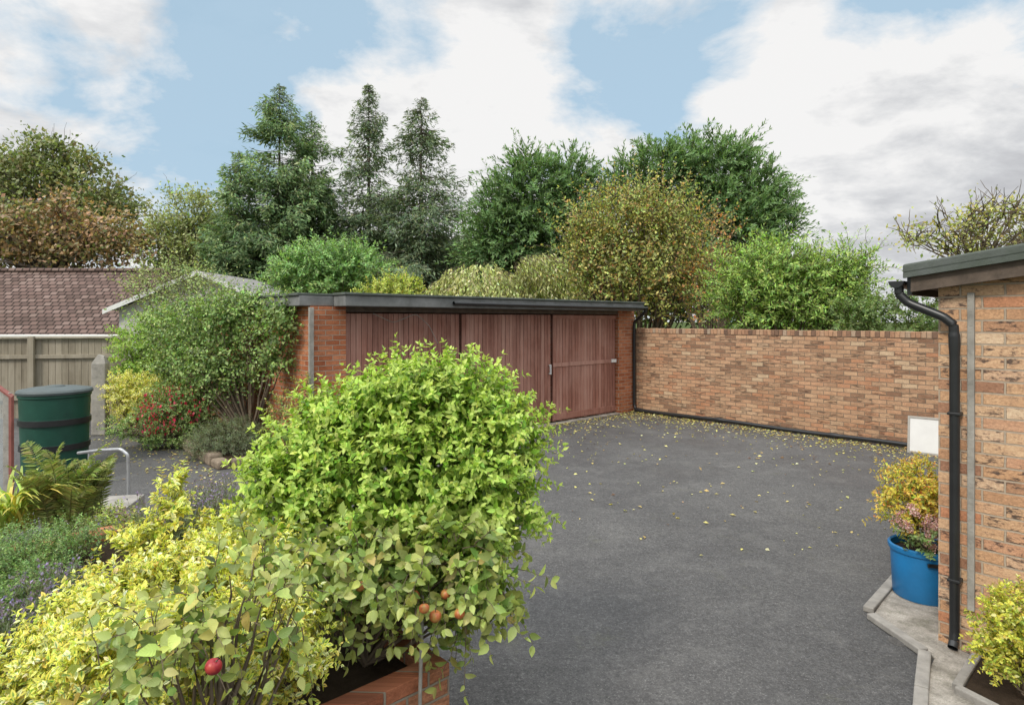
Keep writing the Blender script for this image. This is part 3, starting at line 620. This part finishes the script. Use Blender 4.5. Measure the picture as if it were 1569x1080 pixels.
# ------------------------------------------------ TREES
tree('oak_tree','tall olive green deciduous tree behind the bungalow','tree',90,33,[(80,265,70,45),(140,290,50,45),(20,290,60,55),(90,330,110,45),(175,315,35,35),(50,235,45,22),(-60,300,70,70),(120,245,25,20)],[(.22,.26,.10),(.28,.30,.12),(.16,.20,.08),(.30,.25,.12)],[3,2,2,1],330,60,.42,.24,.6,.35,top_py=260,nl=90,twigs=260)
tree('chestnut_tree','russet-brown horse chestnut with autumn leaves','tree',80,28,[(20,340,40,32),(95,325,42,36),(150,355,50,36),(200,370,34,26),(10,375,60,40),(110,388,100,26),(60,365,50,36),(-70,360,60,50)],[(.36,.23,.13),(.28,.20,.11),(.25,.27,.11),(.42,.29,.15),(.18,.17,.08)],[4,3,4,2,2],300,48,.42,.21,.6,.3,top_py=330,nl=80,twigs=260,power=.5)
tree('ash_tree','thin pale green tree between the chestnut and conifers','tree',275,29,[(285,335,45,45),(255,365,35,40),(300,380,50,40),(320,320,25,30)],[(.36,.40,.17),(.30,.34,.14)],[2,2],210,50,.30,.17,.5,.15,nl=60,twigs=120)
CA=[(.18,.27,.13),(.25,.35,.165),(.13,.20,.105),(.33,.39,.19)]
CB=[(.155,.215,.13),(.21,.27,.16),(.115,.16,.10),(.28,.32,.18)]
conifer(428,128,28,3.6,'tall broad green conifer with layered branches',430,160,CA,pw=.62,wl=.26)
conifer(366,232,27,2.6,'shorter spreading conifer beside the tall one',300,140,CA,pw=.62,wl=.26)
conifer(478,168,29,3.0,'broad conifer growing close to its neighbour',350,140,CA,pw=.60,wl=.26)
conifer(565,128,29,3.0,'narrow dark spruce with drooping branches',460,110,CB,.68,.42,wl=.24)
conifer(645,146,28,3.7,'dark open spruce with visible trunk and drooping branches',430,125,CB,.66,.44,wl=.24)
LC=[(.13,.22,.09),(.18,.29,.115),(.09,.155,.07),(.22,.33,.13)]
def cypress(label,px,ells,nsh):
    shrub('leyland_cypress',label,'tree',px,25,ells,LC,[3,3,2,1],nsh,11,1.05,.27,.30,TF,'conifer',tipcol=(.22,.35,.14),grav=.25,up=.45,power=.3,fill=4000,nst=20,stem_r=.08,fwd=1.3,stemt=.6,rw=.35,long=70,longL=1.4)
cypress('dense dark green cypress hedge tree',820,[(815,300,48,50),(870,275,28,32),(770,320,30,38),(890,320,35,50),(820,370,100,50),(750,370,25,40),(800,258,16,18)],1450)
cypress('large rounded deep green cypress behind the autumn shrub',1090,[(1085,265,50,40),(1010,275,45,40),(1155,300,38,38),(1180,340,30,35),(1100,350,105,65),(960,290,28,34),(1125,240,22,20),(1060,235,20,16)],1850)
tree('hedge_tree','mixed dark green trees filling the garden boundary','tree',700,31,[(300,440,90,50),(450,430,120,50),(620,420,120,60),(760,410,90,60),(900,420,120,60),(1050,430,130,60),(1200,440,110,50),(1290,465,50,30)],[(.12,.18,.07),(.16,.22,.085),(.085,.12,.055)],[1,1,1],700,60,.45,.32,.6,.2,nl=20)
wt=tree('weeping_birch','pale weeping ornamental tree rising behind the garage roof','tree',780,20.5,[(750,440,60,32),(825,432,45,30),(700,450,30,22),(860,450,20,20)],[(.52,.54,.22),(.44,.48,.19)],[1,1],90,14,.25,.12,.4,.1,nl=20)
E_=Ell([(735,425,52,26),(828,412,44,28),(690,440,25,16)],20.2); c_,o_=sample(E_,750,.15); c_=c_[c_[:,2]>3.0]; ctr=E_[0][0]; o_=nz(c_-ctr)
n_=len(c_); di=nz(o_*np.array([.6,.6,.1])+[0,0,-.4]); P,pos,ax,nr,tk=shoots(c_,di,rng.uniform(.6,1.2,n_),14,.5,False)
leaves('hanging_foliage',TF,pos,ax+np.array([0,0,-1.]),nr,rng.uniform(.11,.19,len(pos)),.42,palette(len(pos),[(.62,.64,.28),(.48,.55,.22),(.66,.66,.38)],[1,1,1]),M['leaf'],wt,wt.location)
tubes('hanging_twigs',P,[np.linspace(.007,.003,P.shape[1])]*n_,M['twig'],wt,3,wt.location)
shrub('autumn_hornbeam','tall shrub turning yellow and rust above the wall','tree',980,18,[(940,350,50,50),(1020,340,45,45),(900,400,34,55),(980,420,85,75),(1060,410,34,70),(985,320,32,32),(880,360,16,40)],[(.40,.45,.13),(.52,.50,.15),(.29,.37,.11),(.55,.38,.13),(.48,.25,.11)],[5,4,4,2,1],1300,12,.9,.13,.55,TF,'leaf',up=.9,opp=False,power=.35,nst=60,stem_r=.05,grav=.05,fill=5000,long=90,longL=1.3,stemt=1.6)
shrub('russet_shrub','thin shrub with orange leaves beside the green bush','shrub',1090,16.5,[(1095,400,22,70),(1085,440,30,60),(1110,360,14,30)],[(.56,.27,.10),(.44,.32,.11),(.28,.31,.10)],[3,2,2],160,9,.7,.12,.55,TF,'leaf',up=1.,opp=False,power=.4,nst=20,stem_r=.03,grav=.05,stemt=1.5)
BG=[(.27,.42,.09),(.35,.51,.12),(.17,.28,.07),(.44,.56,.15)]
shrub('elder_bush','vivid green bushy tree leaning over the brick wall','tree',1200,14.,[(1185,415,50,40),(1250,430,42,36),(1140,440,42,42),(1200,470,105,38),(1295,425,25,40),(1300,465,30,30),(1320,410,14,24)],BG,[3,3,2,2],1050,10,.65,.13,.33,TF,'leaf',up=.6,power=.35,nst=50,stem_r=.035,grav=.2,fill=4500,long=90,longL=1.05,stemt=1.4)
shrub('low_bush','dark green bushes just above the wall top','shrub',1370,13,[(1340,480,45,18),(1400,475,50,25),(1300,490,40,16),(1450,480,50,28)],[(.16,.24,.08),(.22,.30,.10)],[1,1],420,8,.35,.09,.5,TF,'leaf',up=.6,power=.4,nst=20)
shrub('shrub_behind_garage','fresh green leafy tree behind the garage roof','tree',500,18.5,[(500,415,62,38),(455,425,40,30),(545,410,40,32)],[(.25,.43,.14),(.33,.51,.17),(.17,.30,.10)],[2,2,2],600,9,.55,.14,.4,TF,'leaf',up=.5,power=.4,nst=30,stem_r=.04,fill=2500)
shrub('golden_shrub','golden green shrub showing above the garage roof','shrub',615,17.5,[(612,447,38,20),(580,452,30,15)],[(.55,.58,.13),(.42,.50,.11)],[1,1],260,8,.35,.1,.5,TF,'leaf',up=.4,power=.4,fill=800)
tree('sparse_apple_tree','open twiggy tree with thinning yellow-green leaves','tree',1500,17,[(1480,345,75,38),(1400,370,38,28),(1540,325,55,32),(1600,360,60,60),(1500,385,80,30)],[(.46,.46,.15),(.32,.37,.12),(.56,.50,.18)],[2,2,1],200,14,.22,.12,.55,.14,nl=60,top_py=390,barkmat='twig',twigs=340,lstart=(.7,1.))
# ------------------------------------------------ MID SHRUBS
MG=[(.23,.36,.10),(.31,.45,.14),(.14,.23,.07),(.40,.51,.20)]
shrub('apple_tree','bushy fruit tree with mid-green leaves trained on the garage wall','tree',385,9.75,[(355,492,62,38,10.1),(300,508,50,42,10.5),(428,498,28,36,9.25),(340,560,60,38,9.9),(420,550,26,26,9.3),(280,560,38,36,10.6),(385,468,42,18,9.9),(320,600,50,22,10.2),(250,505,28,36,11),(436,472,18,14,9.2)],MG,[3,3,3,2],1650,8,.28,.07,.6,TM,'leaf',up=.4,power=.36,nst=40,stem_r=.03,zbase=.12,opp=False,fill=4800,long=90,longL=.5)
shrub('climbing_shrub','bright green shrub spilling over the garden wall','shrub',220,12.3,[(220,535,34,44),(240,580,36,36),(205,570,18,26),(250,510,28,30)],[(.34,.52,.10),(.42,.58,.14),(.23,.37,.07)],[2,2,1],520,9,.33,.075,.5,TM,'leaf',up=.2,zbase=.12,fill=1500)
shrub('rambling_rose','thin rambling stems reaching above the border','plant',255,12.6,[(255,450,42,40),(225,445,28,30),(290,455,32,32),(320,465,30,28)],[(.32,.40,.16),(.40,.47,.20)],[1,1],400,9,.6,.075,.5,TM,'leaf',up=.9,opp=False,power=.5,zbase=.12,nst=30,stemt=1.5)
shrub('variegated_shrub','bright yellow variegated bush in the border','shrub',205,11.1,[(205,605,34,26),(185,595,16,18),(235,600,24,18),(200,632,32,14)],[(.80,.74,.20),(.68,.68,.17),(.82,.80,.40)],[2,2,1],420,7,.2,.055,.55,TM,'leaf',zbase=.12,fill=800)
fu=shrub('fuchsia_bush','fuchsia bush covered with small crimson flowers','shrub',275,10.1,[(275,625,48,30),(240,640,30,20),(310,640,28,22)],[(.24,.36,.11),(.30,.40,.14),(.18,.25,.09)],[2,2,1],480,7,.24,.05,.5,TM,'leaf',zbase=.12,fill=900)
E_=Ell([(270,622,56,36),(240,640,36,26)],9.95); c_,o_=sample(E_,420,.10); n_=len(c_)
leaves('blossom',TM,c_,np.array([0,0,-1.])+rnd3(n_)*.4,rnd3(n_),rng.uniform(.035,.07,n_),.7,palette(n_,[(.62,.04,.09),(.70,.12,.18)],[1,1]),M['leaf'],fu,fu.location)
shrub('lavender_mound','rounded grey-green lavender mound on the border edge','shrub',350,9.2,[(352,675,50,28),(320,683,32,20),(388,680,28,22)],[(.22,.27,.155),(.28,.33,.20),(.17,.21,.13)],[2,2,1],1000,8,.16,.04,.18,TM,'leaf',zbase=.05,up=.6,fill=1500)
shrub('border_plant','low mixed green plants along the border edge','plant',260,10.0,[(255,672,42,14),(200,655,35,12)],MG,[1,1,1,1],260,6,.14,.05,.5,TM,'leaf',zbase=.12)
shrub('pier_shrub','small orange-tinged leafy shoots at the foot of the pier','plant',455,8.9,[(445,640,28,30),(470,610,20,25)],[(.30,.38,.11),(.50,.24,.10)],[3,1],110,7,.25,.06,.5,TM,'leaf',up=.6,zbase=.0)
# ------------------------------------------------ NEAR PLANTS
HS=[(.33,.51,.07),(.44,.62,.10),(.20,.36,.05),(.56,.70,.16)]
shrub('honeysuckle_bush','large lime green honeysuckle bush over the brick planter','shrub',600,3.35,
 [(690,612,88,55,3.3),(610,622,80,55,3.3),(540,648,75,52,3.3),(750,665,72,66,3.3),(480,700,75,58,3.3),(610,740,175,100,3.25),(755,740,68,78,3.2),(450,760,72,65,3.2),(600,850,150,75,3.15),(700,850,80,75,3.1)],
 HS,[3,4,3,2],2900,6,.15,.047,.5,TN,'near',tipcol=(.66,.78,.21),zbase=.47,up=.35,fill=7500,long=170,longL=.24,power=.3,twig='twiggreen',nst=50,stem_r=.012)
AC=[(.30,.40,.11),(.38,.46,.13),(.46,.50,.16),(.20,.29,.08),(.52,.46,.14)]
shrub('apple_bush','apple tree with large mottled leaves leaning over the planter','tree',560,2.9,
 [(640,900,105,46,2.85),(540,875,85,52,2.8),(715,930,48,42,2.8),(745,880,42,50,2.9),(450,860,55,50,2.75),(660,850,85,35,2.8)],
 AC,[3,3,2,3,1],290,7,.18,.075,.58,TN,'apple',zbase=.47,up=.05,power=.3,opp=False,grav=.35,nst=30,stem_r=.014,tipcol=(.48,.54,.16))
shrub('apple_bush','low apple branches with drooping leaves among yellow shrubs','tree',330,2.0,
 [(330,930,100,50,1.95),(430,920,55,50,2.1),(260,980,80,45,1.8),(400,850,50,35,2.2),(180,1030,50,30,1.7)],
 AC,[3,3,2,3,1],95,7,.17,.056,.6,TN,'apple',zbase=.47,up=.1,power=.4,opp=False,grav=.3,nst=26,stem_r=.014,tipcol=(.48,.52,.17))
EU=[(.87,.78,.14),(.82,.74,.13),(.88,.84,.36),(.58,.62,.11)]
shrub('variegated_euonymus','yellow and green variegated euonymus shrub in the raised bed','shrub',200,2.4,
 [(175,940,75,50,2.4),(40,1060,80,35,2.2),(290,890,70,45,2.6),(230,1020,150,70,2.1),(400,990,90,70,2.4),(390,880,60,50,2.7),(120,990,80,45,2.3)],
 EU,[4,3,3,1],2300,7,.11,.033,.5,TN,'var',zbase=.47,up=.5,fill=3000,long=60,longL=.24,power=.35,twig='twiggreen',nst=40,stem_r=.01)
shrub('variegated_euonymus','upright yellow euonymus shoots beside the honeysuckle','shrub',255,2.9,
 [(262,780,16,50,2.9),(340,830,40,22,2.9),(215,845,28,20,2.8)],EU,[4,3,2,1],150,8,.12,.038,.5,TN,'var',zbase=.47,up=1.1,power=.35,twig='twiggreen',nst=20,stem_r=.008)
shrub('thyme_cover','dense small-leaved green ground cover plant','plant',40,3.6,
 [(30,850,80,35,3.9),(60,900,60,40,3.5),(10,950,70,50,3.2),(-30,880,60,60,3.5),(110,830,50,25,4.2)],[(.17,.29,.09),(.24,.36,.12),(.30,.42,.16)],[2,2,1],1500,8,.11,.022,.45,TM,'leaf',zbase=.45,up=.6,power=.4,fill=4000,lj=.3,stem_r=.004)
shrub('yellow_green_plant','small lime green plants between stones','plant',225,4.6,[(215,818,35,16,4.6),(170,800,30,14,4.9)],[(.46,.54,.12),(.32,.41,.10)],[1,1],160,6,.12,.035,.5,TM,'leaf',zbase=.45,up=.5)
def lavender(px,py,d,n,spread,h,zb,label):
    base=W(px,py,d); base[2]=zb; th=thing('lavender_plant',label,'plant',base)
    st=base+np.c_[rng.normal(0,spread,(n,2))*[1,.6],np.zeros(n)]; di=nz(np.c_[(st-base)[:,:2]/spread*.22+rng.normal(0,.1,(n,2)),np.ones(n)])
    L=h*rng.uniform(.6,1.1,n); P,pos,ax,nr,tk=shoots(st,di,L,12,.08,True,1.6)
    cl=palette(len(pos),[(.26,.31,.20),(.33,.37,.25),(.20,.24,.15)],[1,1,1]); fl=tk>.85; cl[fl]=palette(fl.sum(),[(.28,.22,.42),(.36,.30,.48),(.26,.22,.26)],[1,1,1])
    leaves('foliage',TM,pos,ax,nr,np.where(fl,.02,.04)*rng.uniform(.7,1.2,len(pos)),np.where(fl,.6,.16),cl,M['leaf'],th,base)
    tubes('stems',P,[np.linspace(.002,.001,P.shape[1])]*n,M['twiggreen'],th,3,base)
lavender(300,800,4.6,260,.18,.44,.40,'grey lavender with faded purple flower spikes')
lavender(345,790,5.0,140,.14,.42,.40,'grey lavender with faded purple flower spikes')
lavender(85,900,3.3,150,.12,.32,.45,'sparse lavender spikes among ground cover')
lavender(30,940,3.0,120,.12,.30,.45,'sparse lavender spikes among ground cover')
def fern(px,d,zb,n,L,label,col,seed=0):
    base=W(px,0,d); base[2]=zb; th=thing('fern',label,'plant',base)
    az=rng.random(n)*6.283; o=np.stack([np.cos(az),np.sin(az),np.zeros(n)],1); K=34; t_=np.linspace(0,1,K)
    Ls=L*rng.uniform(.55,1.15,n); rise=rng.uniform(1.0,1.35,n); spr=rng.uniform(.15,.6,n); st0=base+rng.normal(0,.07,(n,1,3))*[1,1,0]
    P=st0+o[:,None]*(Ls[:,None]*t_**1.4)[...,None]*spr[:,None,None]; P[...,2]+=Ls[:,None]*(rise[:,None]*t_-.36*t_**3)
    T=nz(np.gradient(P,axis=1)); Sh=nz(np.cross(T,np.array([0,0,1.]))); V2=np.cross(Sh,T); tw=rng.normal(0,.5,(n,1,1)); S=nz(Sh*np.cos(tw)+V2*np.sin(tw)); Nn=np.cross(S,T)
    pos=[];ax=[];nr=[];sz=[]
    for k in range(3,K):
        w_=np.sin(math.pi*min(1,(1-t_[k])*.85+.08))**.8*.08*Ls/L+.006
        for sg in(1,-1): pos.append(P[:,k]);ax.append(S[:,k]*sg+T[:,k]*.5+rng.normal(0,.1,(n,3))+np.array([0,0,-.15]));nr.append(Nn[:,k]+rng.normal(0,.25,(n,3)));sz.append(w_)
    pos=np.concatenate(pos);N=len(pos)
    leaves('fronds',TN,pos,np.concatenate(ax),np.concatenate(nr),np.concatenate(sz),.22,palette(N,col,[1]*len(col),.18),M['near'],th,base)
    tubes('stems',P,[np.linspace(.004,.001,K)]*n,M['twiggreen'],th,4,base)
fern(92,4.9,.42,55,.60,'arching green and bronze fern in the raised bed',[(.28,.34,.10),(.34,.33,.12),(.22,.29,.08)])
fern(132,5.2,.40,32,.56,'small arching olive fern',[(.30,.33,.11),(.24,.29,.09)])
base=W(20,0,4.9); base[2]=.42; th=thing('crocosmia_plant','clump of long yellow-green strap leaves','plant',base)
n_=130; az=rng.random(n_)*6.283; di=nz(np.c_[np.cos(az)*.6,np.sin(az)*.6,np.ones(n_)]); K=10;t_=np.linspace(0,1,K)
Ls=rng.uniform(.55,1.0,n_); P=base+rng.normal(0,.06,(n_,1,3))*[1,1,0]+di[:,None]*(Ls[:,None]*t_)[...,None]; P[...,2]-=Ls[:,None]*.45*t_**2.5; P[:,:,:2]+=di[:,None,:2]*(Ls[:,None]*.4*t_**3)[...,None]
S=nz(np.cross(di,[0,0,1.])); wv=.011*np.sin(math.pi*np.clip(t_*.9+.1,0,1))**.6
V=np.stack([P-S[:,None]*wv[None,:,None],P+S[:,None]*wv[None,:,None]],2).reshape(-1,3)-base
q=np.array([[2*k,2*k+1,2*k+3,2*k+2] for k in range(K-1)]); Lp=(q[None]+(np.arange(n_)*2*K)[:,None,None]).reshape(-1)
me=rawmesh('leaves',V,Lp,np.arange(0,len(Lp),4),True); ca=me.color_attributes.new(name='Col',type='FLOAT_COLOR',domain='POINT'); cc=np.ones((n_,2*K,4)); cc[...,:3]=palette(n_,[(.45,.54,.12),(.32,.44,.09),(.68,.60,.15)],[2,2,1])[:,None]; ca.data.foreach_set('color',cc.astype(np.float32).ravel())
link('strap_leaves',me,M['leaf'],th)
# apples
def applemat(name,c1,c2,c3):
    m,t,b=newmat(name,.4,.35); o=objc(t); f=t.noise(o,20,5,.65); f2=t.noise(t.mapping(o,(30,30,5)),2,4)
    col=t.ramp(t.math('ADD',t.math('MULTIPLY',f,.7),t.math('MULTIPLY',f2,.3)),[(.38,c1),(.5,c2),(.62,c3)]); t.l.new(col,b.inputs['Base Color']); return m
am1=applemat('apple_orange',(.34,.25,.06),(.40,.13,.045),(.28,.06,.03)); am2=applemat('apple_red',(.30,.02,.02),(.24,.012,.02),(.38,.06,.04))
prof=[]
for i in range(17):
    a=-math.pi/2+math.pi*i/16; r=math.cos(a)*(1+.06*math.sin(a)); z=math.sin(a)*.92
    z-=.22*math.exp(-(r/.28)**2)*(1 if a>0 else -.6); prof.append((max(r,0),z))
def appleobj(loc,r,mat,label):
    th=thing('apple',label,'apple',loc,random.uniform(0,6),group='apples hanging on the tree')
    lathe('fruit',[(p[0]*r,p[1]*r) for p in prof],mat,th,24,cap=False)
    tubes('stalk',[np.array([(0,0,r*.6),(.002,0,r*1.0),(.006,0,r*1.4)])],[[.002]*3],M['twig'],th,5)
    th.rotation_euler=(random.uniform(-.4,.4),random.uniform(-.4,.4),random.uniform(0,6)); return th
for (px,py,d) in [(650,932,2.55),(667,944,2.6),(634,913,2.66),(704,940,2.62),(552,898,2.6),(683,910,2.7)]:
    appleobj(W(px,py,d),random.uniform(.022,.027),am1,'orange-flushed apple hanging among the leaves')
appleobj(W(327,1021,1.5),.020,am2,'glossy deep red apple hanging from a low branch')
sk=thing('garden_cane','thin grey cane standing against the planter wall','cane',(*pl(-.2,-.05),0)); tubes('cane',[np.array([(0,0,0),(.0,0,.3),(.01,.02,.9)])],[[.009]*3],M['greypost'],sk,6)
# ------------------------------------------------ FALLEN LEAVES
pts=[]
n1_=2100; yy=-rng.random(n1_)*6.5; xx=-np.abs(rng.exponential(.42,n1_))-.10
for a,b_ in zip(xx,yy): pts.append(lw(B0,a,b_))
for i in range(900): pts.append(lw(G0,rng.uniform(3.0,7.6),-abs(rng.exponential(.5))-.1))
for i in range(420): pts.append(lw(G0,rng.uniform(1,7.4),-rng.uniform(.3,9.5)))
for i in range(600): pts.append(lw(G0,-1.15-abs(rng.exponential(.5)),rng.uniform(-.5,6)))
pts=np.array(pts)
inb=~((pts[:,0]>2.2)&(pts[:,1]<5.2)); pts=pts[inb]; N=len(pts)
pos=np.c_[pts,rng.uniform(.008,.016,N)]; ax=rnd3(N)*[1,1,.15]; nr=np.array([0,0,1.])+rng.normal(0,.25,(N,3))
fl=leaves('fallen_leaves',TM,pos,ax,nr,rng.uniform(.02,.065,N),.6,palette(N,[(.74,.66,.22),(.62,.52,.18),(.42,.30,.13),(.76,.72,.38),(.18,.10,.05)],[4,3,2,2,2]),M['leaf'])
fl["kind"]="stuff"; fl["label"]="small yellow and brown leaves scattered on tarmac"; fl["category"]="leaves"
P_=[];
for i in range(420):
    a=pl(rng.uniform(-.9,.25),-abs(rng.normal(0,.16))-.02) if rng.random()<.6 else pl(.03+abs(rng.normal(0,.12)),rng.uniform(-.1,1.6)); P_.append((a[0],a[1],.006))
P_=np.array(P_);N=len(P_)*3;P_=np.repeat(P_,3,0)
wd=leaves('weeds',TM,P_+rng.normal(0,.01,(N,3))*[1,1,0],rnd3(N)*[1,1,.3]+[0,0,.5],rnd3(N)*.4+[0,0,1],rng.uniform(.015,.035,N),.6,palette(N,[(.2,.27,.08),(.3,.33,.11)],[1,1]),M['leaf'])
wd["kind"]="stuff"; wd["label"]="tiny weeds and moss at the foot of the planter"; wd["category"]="weeds"
